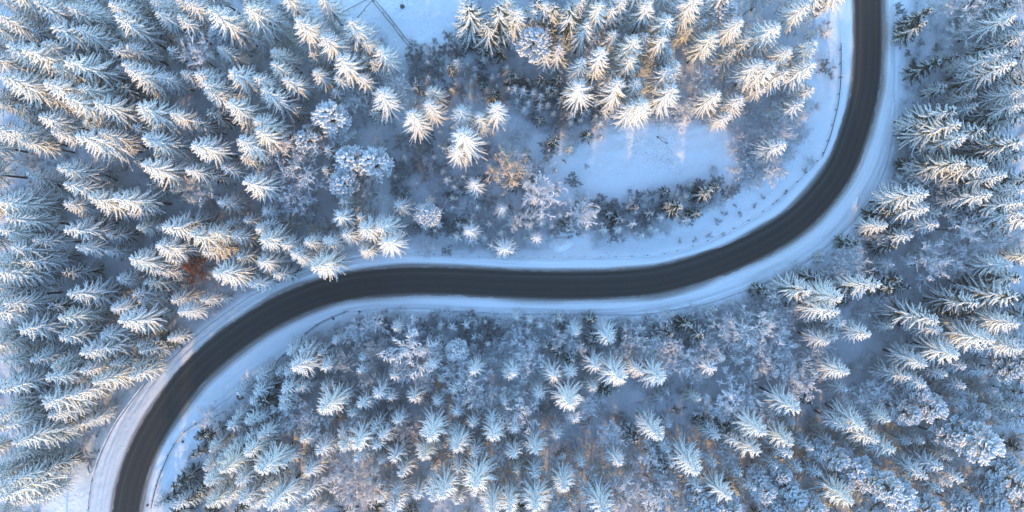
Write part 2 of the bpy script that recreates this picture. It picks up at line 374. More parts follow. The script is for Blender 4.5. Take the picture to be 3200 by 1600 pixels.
# ------------------------------------------------------------------ tree builders
def V3(a): return np.asarray(a, float)
def spruce_meshes(seed, h, R, z0, nwh, nbr, frost=1.0, needle='needles', fm='frost', fat=1.0):
    rg = np.random.default_rng(seed)
    tr, nd_, fr = G(), G(), G()
    bend = rg.normal(0, 0.012*h, 2)
    zs = np.linspace(-0.6, h*0.985, 8)
    ctr = lambda z: np.array([bend[0], bend[1]])*(max(z, 0)/h)**2
    tr.tube([(*ctr(z), z) for z in zs], [max(0.012*h*(1 - max(z, 0)/h)**0.8*1.15, 0.025) for z in zs], 8)
    A, B, Wd = [], [], []; NA, NB = [], []
    for i in range(nwh):
        t = (i + rg.uniform(-.25, .25)) / (nwh - 1); t = min(max(t, 0), 1)
        z = z0 + (h*0.975 - z0)*t**0.92
        nb = int(round(nbr*(1 - 0.35*t) + rg.uniform(-.6, .6))); ph0 = rg.uniform(0, 6.28)
        for j in range(nb):
            ph = ph0 + (j + rg.uniform(-.22, .22))*6.283/nb
            L = (R*(1 - t)**0.72*rg.uniform(0.84, 1.12) + 0.32*fat)
            if t < 0.12: L *= rg.uniform(0.45, 0.95)
            a = -0.52 + 1.05*t**1.3 + rg.uniform(-.08, .08); b = 0.22 - 0.35*t - 0.10*rg.random()
            K = max(4, int(L/(0.25*fat)))
            s = np.linspace(0.0, 1, K + 1); c0 = ctr(z)
            dv = np.array([math.cos(ph), math.sin(ph)]); sw = rg.uniform(-.18, .18)
            side = np.array([-dv[1], dv[0]])
            P = np.empty((K+1, 3)); P[:, :2] = c0 + dv*(s*L)[:, None] + side*(sw*L*s*s)[:, None]
            P[:, 2] = z + L*(a*s + b*s*s)
            fr_on = rg.random() < frost
            r0 = 0.10*fat*min(1, 0.4 + L/3)
            (fr if fr_on else nd_).tube(P, r0*(1 - 0.65*s) + 0.015, 3)
            dvec = np.array([dv[0], dv[1], a*0.7])
            for k in range(1, K + 1):
                p = P[k]; sp = (0.20 + 0.24*math.sin(min(s[k]*1.15, 1)*math.pi)**0.8*min(1, L/2.2))*fat
                for sd in (-1, 1, 0):
                    if sd == 0:
                        q = p + dvec*sp*0.7 + np.array([0, 0, 0.10*fat])
                    else:
                        an = rg.uniform(0.7, 1.1)
                        q = p + sp*(np.array([dv[0], dv[1], a*0.5])*math.cos(an) + np.array([*(side*sd), 0])*math.sin(an)) + np.array([0, 0, rg.uniform(-.14, .06)*fat])
                    if fr_on and rg.random() < 0.55 + 0.45*frost:
                        A.append(p + np.array([0, 0, 0.03])); B.append(q); Wd.append(rg.uniform(0.14, 0.24)*fat)
                    if sd != 0 and (k % 2 == 0 or frost < 0.9):
                        NA.append(p - np.array([0, 0, 0.08])); NB.append(q - np.array([0, 0, rg.uniform(0.15, 0.45)*fat]) - dvec*0.05)
    A.append((*ctr(h*.95), h*0.94)); B.append((*ctr(h), h*1.01)); Wd.append(0.22*fat)
    fr.spikes(A, B, np.array(Wd)); nd_.spikes(NA, NB, 0.20*fat)
    return tr.mesh('trunk', M['bark']), nd_.mesh('needles', M[needle]), fr.mesh('frost', M[fm])

def pine_meshes(seed, h, R):
    rg = np.random.default_rng(seed); tr, nd_, fr = G(), G(), G()
    lean = rg.normal(0, 0.02*h, 2)
    ctr = lambda z: np.array([lean[0], lean[1]])*(max(z, 0)/h)**1.5
    zs = np.linspace(-0.6, h*0.95, 7); tr.tube([(*ctr(z), z) for z in zs], [0.013*h*(1-max(z, 0)/h*0.85) for z in zs], 8)
    A, B, Wd, NA, NB = [], [], [], [], []
    def plume(p0, d, L):        # one snow-laden bough end
        K = max(3, int(L/0.2)); sd = np.array([-d[1], d[0], 0]); sd /= np.linalg.norm(sd) + 1e-9
        s = np.linspace(0, 1, K+1); P = p0 + d*(s*L)[:, None] + np.array([0, 0, 0.18])*(s*s*L)[:, None]
        fr.tube(P, 0.12*(1 - 0.55*s) + 0.02, 4)
        for k in range(1, K+1):
            sp = rg.uniform(0.30, 0.46)*(0.75 + 0.5*math.sin(s[k]*math.pi))
            for m_ in range(5):
                an = rg.uniform(-1.5, 1.5); up = rg.uniform(-.15, .75)
                v = d*math.cos(an) + sd*math.sin(an) + np.array([0, 0, up]); v /= np.linalg.norm(v)
                A.append(P[k] + np.array([0, 0, .02])); B.append(P[k] + v*sp); Wd.append(rg.uniform(.20, .32))
            for m_ in (-1, 1):
                NA.append(P[k] - np.array([0, 0, .06])); NB.append(P[k] + sd*m_*sp*0.9 + d*0.1 - np.array([0, 0, rg.uniform(.1, .35)]))
    for i in range(44):
        t = i/43; z = h*(0.46 + 0.5*t); ph = i*2.4 + rg.uniform(-.4, .4)
        L = R*math.sqrt(max(1 - (t*1.0)**2.2, 0.015))*rg.uniform(0.72, 1.06)*(0.72 + 0.28*min(t*4, 1)) + 0.35
        el = -0.1 + 0.85*t; dv = np.array([math.cos(ph)*math.cos(el), math.sin(ph)*math.cos(el), math.sin(el)])
        c = np.array([*ctr(z), z]); tr.tube([c, c + dv*L*0.5, c + dv*L*0.8], [0.09, 0.06, 0.03], 4)
        plume(c + dv*L*0.45, dv, L*0.55)
        for q in (0.4, 0.58, 0.76):
            for m_ in (-1, 1):
                a = ph + m_*rg.uniform(0.5, 0.95); d2 = np.array([math.cos(a)*math.cos(el), math.sin(a)*math.cos(el), math.sin(el) + rg.uniform(-.05, .25)])
                plume(c + dv*L*q, d2/np.linalg.norm(d2), L*rg.uniform(0.26, 0.42)*(1.15 - 0.5*q) + 0.2)
    for i in range(14):         # tuft-crowded top
        a = i*2.4; e2 = rg.uniform(0.35, 1.2); d2 = np.array([math.cos(a)*math.cos(e2), math.sin(a)*math.cos(e2), math.sin(e2)])
        plume(np.array([*ctr(h*.93), h*rg.uniform(0.86, 0.95)]), d2, rg.uniform(0.7, 1.3))
    fr.spikes(A, B, np.array(Wd)); nd_.spikes(NA, NB, 0.14)
    return tr.mesh('trunk', M['bark']), nd_.mesh('needles', M['needles_pine']), fr.mesh('snow_load', M['snowload'])

def bare_geo(seed, h, R, g_tr, g_tw, limbs=11, z0=0.25, up=1.0, stems=1, fine=8):
    rg = np.random.default_rng(seed)
    def grow(p, d, L, r, lev):
        K = 4; P = [p]; q = p.copy(); dd = d.copy()
        for k in range(K):
            dd = dd + rg.normal(0, 0.13, 3) + np.array([0, 0, 0.05*up]); dd /= np.linalg.norm(dd)
            q = q + dd*L/K; P.append(q.copy())
        if lev < 3: (g_tr if lev == 0 else g_tw).tube(P, np.maximum(np.linspace(r, r*0.45, K+1), 0.05 if stems == 1 else 0.025), 5 if lev == 0 else 3)
        n = [6, 7, fine][lev] if lev < 3 else 0
        for j in range(n):
            s = rg.uniform(0.25, 1.0); k = min(int(s*K), K-1); b = P[k] + (P[k+1]-P[k])*(s*K-k)
            an = rg.uniform(0.45, 1.0); ax = rg.normal(0, 1, 3); ax -= ax@d*d; ax /= np.linalg.norm(ax)+1e-9
            nd2 = d*math.cos(an) + ax*math.sin(an) + np.array([0, 0, 0.15*up]); nd2 /= np.linalg.norm(nd2)
            l2 = L*rg.uniform(0.35, 0.62)*(1.15 - 0.4*s)
            if lev == 2:
                SA.append(b); SB.append(b + nd2*max(l2, 0.35)); 
                m2 = b + nd2*max(l2, .35)*0.5; ax2 = rg.normal(0, .6, 3); SA.append(m2); SB.append(m2 + (nd2 + ax2)*max(l2, .35)*0.42)
            else: grow(b, nd2, l2, max(r*0.45, 0.02), lev+1)
    SA, SB = [], []
    for st in range(stems):
        base = np.array([0, 0, -0.3]) if stems == 1 else np.array([*rg.normal(0, 0.25*R*0.5, 2), -0.2])
        if stems == 1:
            zs = np.linspace(-0.5, h*0.75, 6); w = rg.normal(0, .02*h, 2)
            T = [(w[0]*(z/h)**2, w[1]*(z/h)**2, z) for z in zs]
            g_tr.tube(T, np.linspace(0.012*h, 0.004*h, 6), 7)
            for j in range(limbs):
                t = (j+0.5)/limbs; z = h*(z0 + (0.72-z0)*t); ph = j*2.4 + rg.uniform(-.3, .3)
                p = np.array([w[0]*(z/h)**2, w[1]*(z/h)**2, z]); el = 0.55 + 0.75*t
                d = np.array([math.cos(ph)*math.cos(el), math.sin(ph)*math.cos(el), math.sin(el)])
                grow(p, d, min(R*1.15/max(math.cos(el), .35), (h - z)*1.05), 0.0055*h*(1.1-0.5*t), 1)
        else:
            ph = st*2.4 + rg.uniform(-.3, .3); el = rg.uniform(0.6, 1.3)
            d = np.array([math.cos(ph)*math.cos(el), math.sin(ph)*math.cos(el), math.sin(el)])
            grow(base, d, min(h, R/max(math.cos(el), .4)), 0.03, 1)
    return np.array(SA), np.array(SB)
def bare_meshes(seed, h, R, tw, w=0.17):
    a, b = G(), G(); SA, SB = bare_geo(seed, h, R, a, b)
    b.spikes(SA, SB, w); return a.mesh('trunk', M['bark']), b.mesh('branches', M[tw])
def shrub_mesh(seed, h, R, tw, stems=6, w=0.07, fine=4):
    b = G(); SA, SB = bare_geo(seed, h, R, b, b, stems=stems, fine=fine); b.spikes(SA, SB, w); return b.mesh('shrub', M[tw])

KIT = {}
KIT['T'] = [spruce_meshes(10+i, 24, [4.1, 4.5, 3.8, 4.4, 4.0, 3.7][i], [9, 7.5, 11, 9.5, 10, 8][i], [17, 17, 15, 17, 15, 17][i], [9, 8, 9, 8, 9, 8][i]) for i in range(6)]
KIT['M'] = [spruce_meshes(30+i, 15, [3.0, 3.3, 2.8, 3.1][i], [3, 2.5, 4, 3.5][i], [13, 12, 12, 13][i], [9, 8, 9, 8][i], fat=0.9) for i in range(4)]
KIT['S'] = [spruce_meshes(50+i, 7, [1.75, 1.9, 1.6, 1.8][i], 0.5, [8, 9, 8, 7][i], [7, 7, 6, 8][i], fat=0.72) for i in range(4)]
KIT['D'] = [spruce_meshes(70+i, 13, [2.6, 2.8, 2.4][i], 1.0, 15, 7, frost=[.55, .65, .45][i], needle='needles_dark', fm='frost_thin') for i in range(3)]
KIT['E'] = [spruce_meshes(80+i, 22, [4.0, 4.3, 3.8][i], 4.5, 18, 8, frost=[.85, .78, .9][i], needle='needles_dark', fm='frost', fat=1.0) for i in range(3)]
KIT['P'] = [pine_meshes(90+i, 17, [3.6, 3.9, 3.3][i]) for i in range(3)]
KIT['B'] = [bare_meshes(100+i, 13, 4.2, 'twig_frost') for i in range(4)]
KIT['N'] = [bare_meshes(110+i, 13, 4.2, 'twig_brown') for i in range(2)]
KIT['K'] = [bare_meshes(115+i, 12, 4.0, 'twig_pink') for i in range(2)]
KIT['O'] = [bare_meshes(120+i, 12, 3.6, 'twig_orange') for i in range(2)]
KIT['R'] = [bare_meshes(130, 11, 3.0, 'twig_red', 0.26)]
KIT['H'] = [(shrub_mesh(140+i, 3.2, 2.4, 'twig_frost', 11, 0.13, 5),) for i in range(3)]
KIT['h'] = [(shrub_mesh(150+i, 3.0, 2.3, 'twig_dark', 9, 0.16, 5),) for i in range(3)]
KIT['t'] = [(shrub_mesh(160+i, 1.0, 0.9, 'twig_brown', 4, 0.06, 3),) for i in range(2)]
SPEC = {  # prototype height, name, part names, crown-centre height used to read the photograph
 'T': (24, 'spruce_tree', ('trunk', 'crown', 'frost'), 1.0), 'M': (15, 'young_spruce', ('trunk', 'crown', 'frost'), 1.0),
 'S': (7, 'spruce_sapling', ('trunk', 'crown', 'frost'), 1.0), 'D': (13, 'fir_tree', ('trunk', 'crown', 'frost'), 0.9),
 'E': (22, 'dark_spruce', ('trunk', 'crown', 'frost'), 1.0), 'P': (17, 'pine_tree', ('trunk', 'crown', 'snow_load'), 0.85),
 'B': (13, 'bare_tree', ('trunk', 'crown'), 0.72), 'N': (13, 'bare_tree', ('trunk', 'crown'), 0.72), 'K': (12, 'bare_tree', ('trunk', 'crown'), 0.72),
 'O': (12, 'bare_tree', ('trunk', 'crown'), 0.72), 'R': (11, 'leafy_tree', ('trunk', 'crown'), 0.75), 'H': (3.2, 'shrub', None, 0.6), 'h': (3.0, 'dark_bush', None, 0.5), 't': (1.0, 'dead_plant', None, 0.5)}
PR = {'T': 4.1, 'M': 3.0, 'S': 1.8, 'D': 2.6, 'E': 4.0, 'P': 3.6, 'B': 4.2, 'N': 4.2, 'K': 4, 'O': 3.6, 'R': 3.0, 'H': 2.4, 'h': 2.3, 't': 0.9}

# tree tops read off the photograph: one block per 400 px tile, "kind x y [radius]" in 1/3.22 px
TILES = {
(0,0): "T60,40 T50,200 T20,430 T560,240 T760,290 T290,460 T440,440 T710,570 T500,660 T10,790 T460,830 T800,830 M160,1045 T640,1010 T390,1160 T920,1010 T650,80 T800,30 T363,30 M80,620 M440,960 T620,20 M350,350 T1250,650 M820,1200 T1170,200 T1110,420 T1100,10 M10,1040 B0,600:120",
(400,0): "T0,430 T215,15 T300,90 T480,205 T620,10 T880,110 T1120,40 M1070,220 P910,340:110 T950,490 T1050,700 T1245,810 T700,720 T740,850 T840,930 T1020,1030 T290,720 T0,680 T70,1080 T410,1130 M60,0 B750,600:180 M560,60",
(800,0): "T30,70 M210,300 T440,170 S760,220 T910,220 T700,340 T1110,380 T1230,490 M650,510 T820,590 M1090,570 M1160,650 M10,400 T190,490 T150,660 T320,750 T0,760 T90,950 T600,730 T840,760 T1040,750 T1190,940 M560,520 M240,0 S780,700 P720,1190:170 T20,1200 B950,1000:140 S400,330",
(1200,0): "T490,900 T440,1060 T260,1190 T760,1090 T960,1180 T1110,1100 E1050,230 E860,20 E1150,60 E1285,100 h680,400:90 h550,520:80 h720,530:60 D660,660:60 h500,640:90 h410,700:70 h330,800:90 h540,740:80 h650,880:70 S740,620 S1000,570 S910,750 S1090,760 S1150,740 D1100,920:80 h820,260:70 h900,400:60 h290,480:60 h310,590:50 h420,470:35 h510,420:30 h390,530:40 S1260,880 S1240,660 D980,460:70 D1160,480:80 B150,880:130 B130,1040:120 D1180,330:70 h600,1000:60 D1260,760:70 D1000,840:60 h760,900:50 S840,640 h1190,1010:70 H80,1200:60",
(1600,0): "E20,60 E180,60 E400,20 E240,20 E510,80 M360,200 M350,290 M520,210 M490,340 E660,90 T700,40 T720,270 T880,20 T1050,40 T1040,310 M860,390 P220,430:150 M470,490 M350,520 T690,600 T760,810 T910,520 M1010,720 T1250,370 T1220,580 T1110,860 T1270,840 T1250,1060 S370,870 S100,890 S210,920 S290,960 S500,990 S610,990 S660,1080 S360,1040 S160,1020 S50,1010 S850,1000 S760,1110 S850,1160 S610,1140 S600,1230 h220,1190:55 h420,1260:70 S30,880 S440,900 S560,900 D620,860:70 S760,960 D450,780:80 D300,780:70 S130,1080 S280,1060 S420,1130 D930,1000:60 S960,1080 D20,760:80 S700,1200 S900,1220 D160,800:60",
(2000,0): "T90,20 T270,150 T50,350 T250,340 M290,520 T340,640 T300,700 T350,860 T30,1000 M40,820 M360,30 M500,290 M640,190 T770,340 T680,420 P850,90:130 T1010,180 T1110,380 M960,520 T1270,320 T1240,650 T760,950 M1030,980 M900,1140 B430,1090:90 B620,820:150 B1130,60:120 B1200,480:100 D560,60 B460,1150:80 M1250,860 H180,1200:90 H380,1220:90 H640,1180:80 H860,1230:60 H1120,1150:40",
(2400,0): "P510,60:90 B160,40:100 T60,240 T250,470 T510,450 T440,650 T140,710 T20,650 h570,690:75 M470,880 M340,1060 B340,1170:80 B100,1150:100 t600,230 t520,280 t640,780 B300,230:100 H130,930:70 t660,680 t470,350 H480,1080:60",
(2800,0): "D330,110:110 D300,240:110 B520,60:110 h60,290:70 B780,100:150 B950,150:120 P1130,40:110 T1230,130 P1060,330:110 T1270,300 E780,620 T1120,560 T1260,520 E520,870 M800,930 E590,1120 T1280,900 M1070,950 D400,640:130 h600,240:45 h410,480:45 h250,430:35 h110,540:40 h190,710:40 t170,410 t90,450 h180,620:35 M1100,740 D1000,1130 E1280,1040 E650,1240 E900,1260 B680,330:120 E880,860 h40,100:60 B850,400:100 D620,540:80 D1180,230:80",
(0,400): "T70,30 T200,120 T530,30 T820,70 T1020,60 T590,410 T670,580 T610,740 T860,740 M950,590 T1170,680 T680,1000 T760,1180 T70,920 T30,990 T340,1130 T80,660 T0,1060 S500,620 H250,330:70 B0,300:110 H560,200:70 H130,130:70 H330,260:50 S600,640",
(400,400): "T150,100 M450,170 T630,120 T590,410 T150,390 M970,400 M930,720 S720,750 T430,950 M80,990 M270,1000 M380,1130 T620,1110 T820,1050 T1060,1080 M1010,970 M1160,920 T1210,530 M1160,310 T1120,130 M740,1220 M850,1200 T250,1230 M150,1260 M450,1250 M1110,1260 T1270,60 O640,570:140 B760,640:140 M20,840",
(800,400): "T10,100 K250,180:180 B470,420:200 P530,140:120 P430,250:70 P960,340:165 P860,530:130 P1190,390:170 B400,720:180 B850,110:160 N1150,640:200 T0,540 M60,830 M110,960 T0,1000 M870,740 T800,880 M1040,890 T1090,1000 T1280,960 T700,1150 T880,1060 T520,1170 T250,1160 T20,1090 T400,1250 T1100,1200 O350,970:70 O620,1040:60 N760,980:80 S560,960 N530,860:110 M100,1220 T1270,1150 B160,480:120",
(1200,400): "M130,760 P420,860:110 S540,970 T820,100 T710,210 S600,190 S640,520 S590,430 M910,560 S930,640 S680,700 H760,850:70 S930,800 S900,880 S750,970 M870,1030 S730,1090 S1000,1100 S880,1130 M1180,820 S1180,1060 M1210,1190 S1080,1180 S1060,960 S1280,920 H440,1220:80 h490,1060:60 h400,450:80 O1250,420:160 h1050,740:80 h1060,260:80 S800,480 h460,220:50 h1280,600:70 h330,330:70 S700,590 h800,620:60 H1000,700:60 H1100,880:60 H1000,980:60 S560,830 H660,930:40 h640,1230:50",
(1600,400): "H90,90:100 D430,90:80 H640,120:90 D780,40:80 S900,80 h350,230:100 S600,200 H340,390:100 B50,390:120 h620,530:85 B300,650:175 S220,850 S400,980 M250,1100 S130,1100 B30,950:90 B180,930:90 S280,490 B700,870:150 S770,980 S910,960 D1090,890 S1230,960 S1080,1020 H870,1150:60 H1200,740:90 D1000,850:70 S950,1030 D1260,800:60 S20,1190 t520,330 t750,380 D20,560:70 S600,1010 D80,480:80 D160,300:60 H700,720:90 h900,700:50 h1000,790:60 h200,820:70 h140,560:70 H500,60:60 H820,760:70 h1120,800:60 H600,900:70",
(2000,400): "S40,780 S220,890 S160,1030 S40,1080 D400,790 D590,850 S500,920 D700,640 S800,620 S480,680 h650,740:70 H740,410:45 h930,620:80 H1130,150:110 H1100,400:120 H1150,550:110 B940,430:50 H380,690:80 h760,540:70 t860,860 t1000,860 t1150,790 t840,1070 t400,1140 t690,1080 D120,850:70 D320,760:70 S280,640 H150,700:70 h560,620:60 H1220,330:110 H1000,540:70 h860,680:60 h200,800:60 h60,900:70 t1240,700 t950,780 t780,930 t560,1120",
(2400,400): "B80,90:110 B150,20:90 S290,60 M150,160 B60,420:110 B20,250:100 D1230,640 D1180,760 D1250,850 D1130,1010 D900,1140 B820,1190:80 D700,1240 B1000,940:80 M1200,960 D1280,1080 S560,1280 M1270,440 B1100,1100:80 D1270,1200 H420,340:50 t300,560 t180,640 t370,430 t90,740",
(2800,400): "E370,130 E680,320 E920,360 E1050,480 E980,680 E1270,610 E1280,870 M860,990 M400,950 M470,830 E330,650 E340,780 E1080,100 E1280,150 B640,1010:150 E250,50 B300,1250:130 E1280,740 B1180,1150:130 D500,60 B850,200:110 B1100,1000:110 E760,60 D620,150 M100,600 M60,750 M150,1080 D200,330:80 D60,980:80 B1000,250:120 D900,900:80",
(0,800): "T720,410 T160,760 T560,670 T580,800 T980,820 T790,960 T970,960 T330,1030 T510,1090 T830,1160 T690,1260 T480,1270 M1160,250 T1080,550 T1210,690 M860,650 S820,500 T10,560 T-60,330 T0,770 T20,1080 T110,1260 M280,870 T-40,150 T220,60 h940,210:75 T970,1260 T-50,560 T-60,60 T-80,770 T60,-20 T-30,420 T-40,230 T60,110 T-70,900",
(400,800): "T0,90 M340,150 S500,90 S520,210 S540,290 M160,280 M50,390 M90,460 M430,420 T490,550 S350,600 S870,70 T900,190 M1040,200 S800,210 M720,440 M10,690 M130,720 M140,960 M400,830 M120,910 M160,40 M430,40 M30,70 M40,1100 M0,1180 D300,880 R690,110:95 S820,150 M10,260 M260,130",
(800,800): "T20,60 T440,40 T600,50 M330,940 T400,1150 M460,1000 M640,1110 M640,990 M790,850 S900,910 M200,1200 M300,1190 K1180,960:110 K900,1080:120 K1150,1220:110 H820,760:80 B1000,740:130 H600,830:70 B1200,660:110 h480,870:60 M1050,1150 t90,1180 t240,940 t60,1060 H700,880:60 H380,860:50 M1060,1010",
(1200,800): "H120,640:80 B230,640:80 H370,640:80 h530,650:80 H660,620:80 h760,660:80 H900,640:80 h1050,680:90 H1180,660:80 S820,710 M100,720 P700,970:100 M910,1200 M1270,1220 B300,950:200 M460,1110 t60,1040 S900,830 H560,880:100 h800,760:90 h1000,820:90 h1140,760:90 H1240,780:80 H1180,900:90 H600,1050:90 B760,1150:150 H1100,1050:90 M100,1240 B420,1220:120 H40,840:90 S680,730 S560,730 H440,780:80 H880,920:80 B500,960:110 S1040,900 H980,1000:80",
(1600,800): "S50,620 S180,660 S420,660 M660,760 M980,800 D800,650 S1110,600 D820,840 M20,1200 S160,760 S300,720 S340,920 M420,1240 T1060,1250 M850,1110 S730,960 S1150,750 B500,820:90 B620,920:90 B130,900:110 B160,1050:120 H1180,880:80 S280,1250 M600,1200 M1270,1150 D460,970 D610,1060 B1240,820:110 B1050,960:100 B1200,1020:110 S380,600 H60,760:80 H560,640:50 H900,940:80 S490,650 S1220,660 H1060,680:70",
(2000,800): "T170,1220 M740,1150 M840,1040 B160,880:130 H420,870:90 B470,1040:130 H60,740:90 B200,620:90 S330,600 H430,660:70 D500,710 H640,610:80 S770,560 M850,460 S950,480 H700,650:70 B1000,800:160 B1180,700:160 B1130,900:150 B1240,1050:140 S1180,340 D1270,350 H900,920:90 D620,810 D300,760 S1060,570 H1210,560:80 B300,900:110 B640,930:110 H100,640:70 B60,1000:110 B840,700:110 H560,590:60",
(2400,800): "E430,350 T760,410 T700,550 M780,680 T1060,810 T620,850 M700,830 T830,1180 S950,1130 E1090,350 B1150,480:100 B880,60:110 S430,60 H280,150:90 H100,290:90 B60,400:110 B60,620:120 B60,980:170 B200,1180:170 B700,150:110 D880,250 B1130,180:110 S560,50 D1240,300 S1020,600 S200,250 D500,220 E300,330 H360,480:90 B250,520:110 D840,480 H180,380:80",
(2800,800): "T1190,110 E840,480 E400,600 T450,770 T350,1060 T690,990 E1280,250 E1280,400 B340,100:170 B560,110:120 T1240,900 T1280,680 T1000,850 P1160,1170:130 M870,920 M500,1200 M1080,400 D1000,560 M640,680 T300,1280 D730,560 M900,760 P1270,1080:120 M560,860 M120,1250 D120,320 D40,240 M700,1130 M900,1180",
(0,1200): "M390,130 T720,110 M630,170 T390,240 T470,330 T200,430 T240,540 T40,750 T0,280 T60,170 T70,1040 M200,830 M330,910 T0,1160 T150,610 h900,740:85 t980,520 M130,1230 T0,20 T10,430 S850,830 M300,1180 T-60,900 M180,1010",
(400,1200): "D700,560:90 D650,720:80 D800,500:80 D940,440:60 D480,1010:100 D400,1160:90 D700,1080:90 M800,660 M760,840 T750,1020 T950,870 M1090,640 M1090,330 M1000,470 M1280,80 M1180,400 M1240,170 T800,1240 M900,780 M1020,700 T1100,1000 M480,1240 T1150,1180 T1270,870 D620,1150 T1180,700 T1250,1240 M1170,1060 M1200,560 T960,1120",
(800,1200): "M430,50 M300,60 M240,240 M240,150 M680,50 T680,240 M880,120 M930,310 M1080,230 S760,310 S730,400 M470,580 B510,370:90 B330,230:130 B320,440:90 M640,680 M840,540 T950,610 M860,640 T40,870 M280,810 M80,1060 M480,920 M480,1110 B760,640:120 K1100,980:190 M1020,760 B960,1120:120 M1190,440 M1270,560 D60,180 M30,350 S330,1030 T100,1270 M1240,800 M1230,1180 M1140,1150 H750,1200:90 M30,540 M1180,640 S740,1080 M1200,100 B560,300:100 H330,1100:70",
(1200,1200): "M30,150 M280,140 M540,210 S430,200 M720,310 M1210,190 M890,400 T1110,560 T440,540 T740,680 M90,420 T370,740 M740,870 M910,740 S1000,730 M1270,700 M70,760 M180,900 S200,1030 S280,800 T480,1180 T580,1140 M310,1160 T950,1060 M740,1200 M90,1100 M60,1240 T1100,1270 T1230,1280 M900,1120 K240,430:110 B1150,700:120 H360,1230:60 B850,60:180 O1200,950:90 M50,560 S340,1000 S60,250 H640,900:80 B60,1000:110",
(1600,1200): "M280,130 T610,210 M660,380 M820,50 M450,530 T230,680 T1060,820 T550,1060 M20,740 M230,920 M50,880 T260,1270 M390,1130 T900,1270 O860,840:80 S1080,70 h1080,340:70 H900,270:60 M640,1220 S780,440 B1150,1100:170 B1230,750:120 M0,1240 H850,620:70 M30,500 D1220,560 D960,100 B1000,960:120 B100,240:150 H620,640:90 h300,250:70 h420,200:60 B1000,1160:120 h500,690:60",
(2000,1200): "T170,530 M580,160 S290,90 S210,160 B960,160:210 T580,860 M770,540 M760,820 T1280,520 D900,470 B100,720:140 B150,1050:180 P720,1250:140 T870,1200 P560,1170:110 M1000,900 M1100,640 T1200,720 P1220,960:110 M600,1030 D240,850 h350,260:45 t440,240 M1000,620 D930,1140 M1150,1060 M330,820 P1280,1100:110 B250,950:120 D650,420:80",
(2400,1200): "T290,230 T230,590 T810,440 T1020,410 T1260,350 M100,830 D430,180 T850,1180 P900,850:150 P700,760:110 P560,700:100 P300,1130:130 P200,1060:100 P1200,1050:150 P1030,980:120 P460,1270:110 M1100,650 M330,870 M500,930 P60,1250:110 M230,720 M430,620 M650,600 P1240,1220:120 P150,930:100 T1280,740 T1060,560 P760,1000:90",
(2800,1200): "T320,910 P930,620:180 P700,470:150 P540,560:130 P280,110:110 P400,280:130 P1150,830:110 P980,870:110 P100,1130:150 P890,1050:90 P720,1200:110 P1000,1200:130 M680,980 M1180,260 P1270,100:110 P880,270:90 h1200,560:90 M450,870 M480,1100 P300,1230:90 M700,40 M800,130 S1080,410 S600,830 B1150,1080:120 M560,1010 S1250,950 h1240,1230:80 P150,300:110 M560,740 h830,850:70",
}
def zone(px, py, lat):
    if lat < 0:                                    # forest side
        if px > 2420 and py < 900: return 'east'
        if px > 2000: return 'southeast'
        if px > 1500: return 'south'
        return 'southwest'
    if px > 1700 and py > 380: return 'pond'
    if px > 1500: return 'north'
    if px > 1180: return 'hollow'
    if py > 860 and px < 700: return 'west'
    return 'northwest'
PLACE = {'east': 'beyond the tight bend', 'southeast': 'in the mixed pine wood', 'south': 'facing the straight road', 'southwest': 'inside the wide bend',
 'pond': 'by the oval clearing', 'north': 'behind the oval clearing', 'hollow': 'in the snowy hollow', 'west': 'along the wide dirty shoulder', 'northwest': 'in the big tall wood'}
LOOK = {'T': ('tall frosted spruce', 'spruce'), 'M': ('medium frosted spruce', 'spruce'), 'S': ('small star shaped spruce', 'sapling'),
 'D': ('dark lightly frosted fir', 'fir'), 'E': ('dark snow laden spruce', 'spruce'), 'P': ('round snow laden pine', 'pine'),
 'B': ('bare frosted tree', 'bare tree'), 'N': ('bare brown twigged tree', 'bare tree'), 'K': ('bare pinkish frosted tree', 'bare tree'),
 'O': ('bare russet orange tree', 'bare tree'), 'R': ('red brown leafy tree', 'tree'), 'H': ('frosted twiggy shrub', 'shrub'), 'h': ('dark twiggy shrub', 'shrub'), 't': ('small dead plant', 'plant')}
PLANTS = []
MARK = [(W(a, b), t) for a, b, t in ((1167,3,'near the field fence corner'), (1030,60,'bordering the fenced field'), (614,834,'near the red brown tree'), (600,577,'near the russet tree'), (878,456,'near the pink bare trees'),
 (1100,540,'near the pair of big pines'), (210,900,'round the small snow gap'), (230,1444,'near the billboard'), (630,190,'round a bare frosted tree'), (130,560,'by the gap with long bare trunks'),
 (1660,130,'near the round pine'), (2050,490,'near the snow field'), (2850,80,'near the dead plants on the slope'), (3090,1390,'near the largest pine'), (2730,900,'near the dark fir gap'), (1950,70,'near the bright snow patch'))]
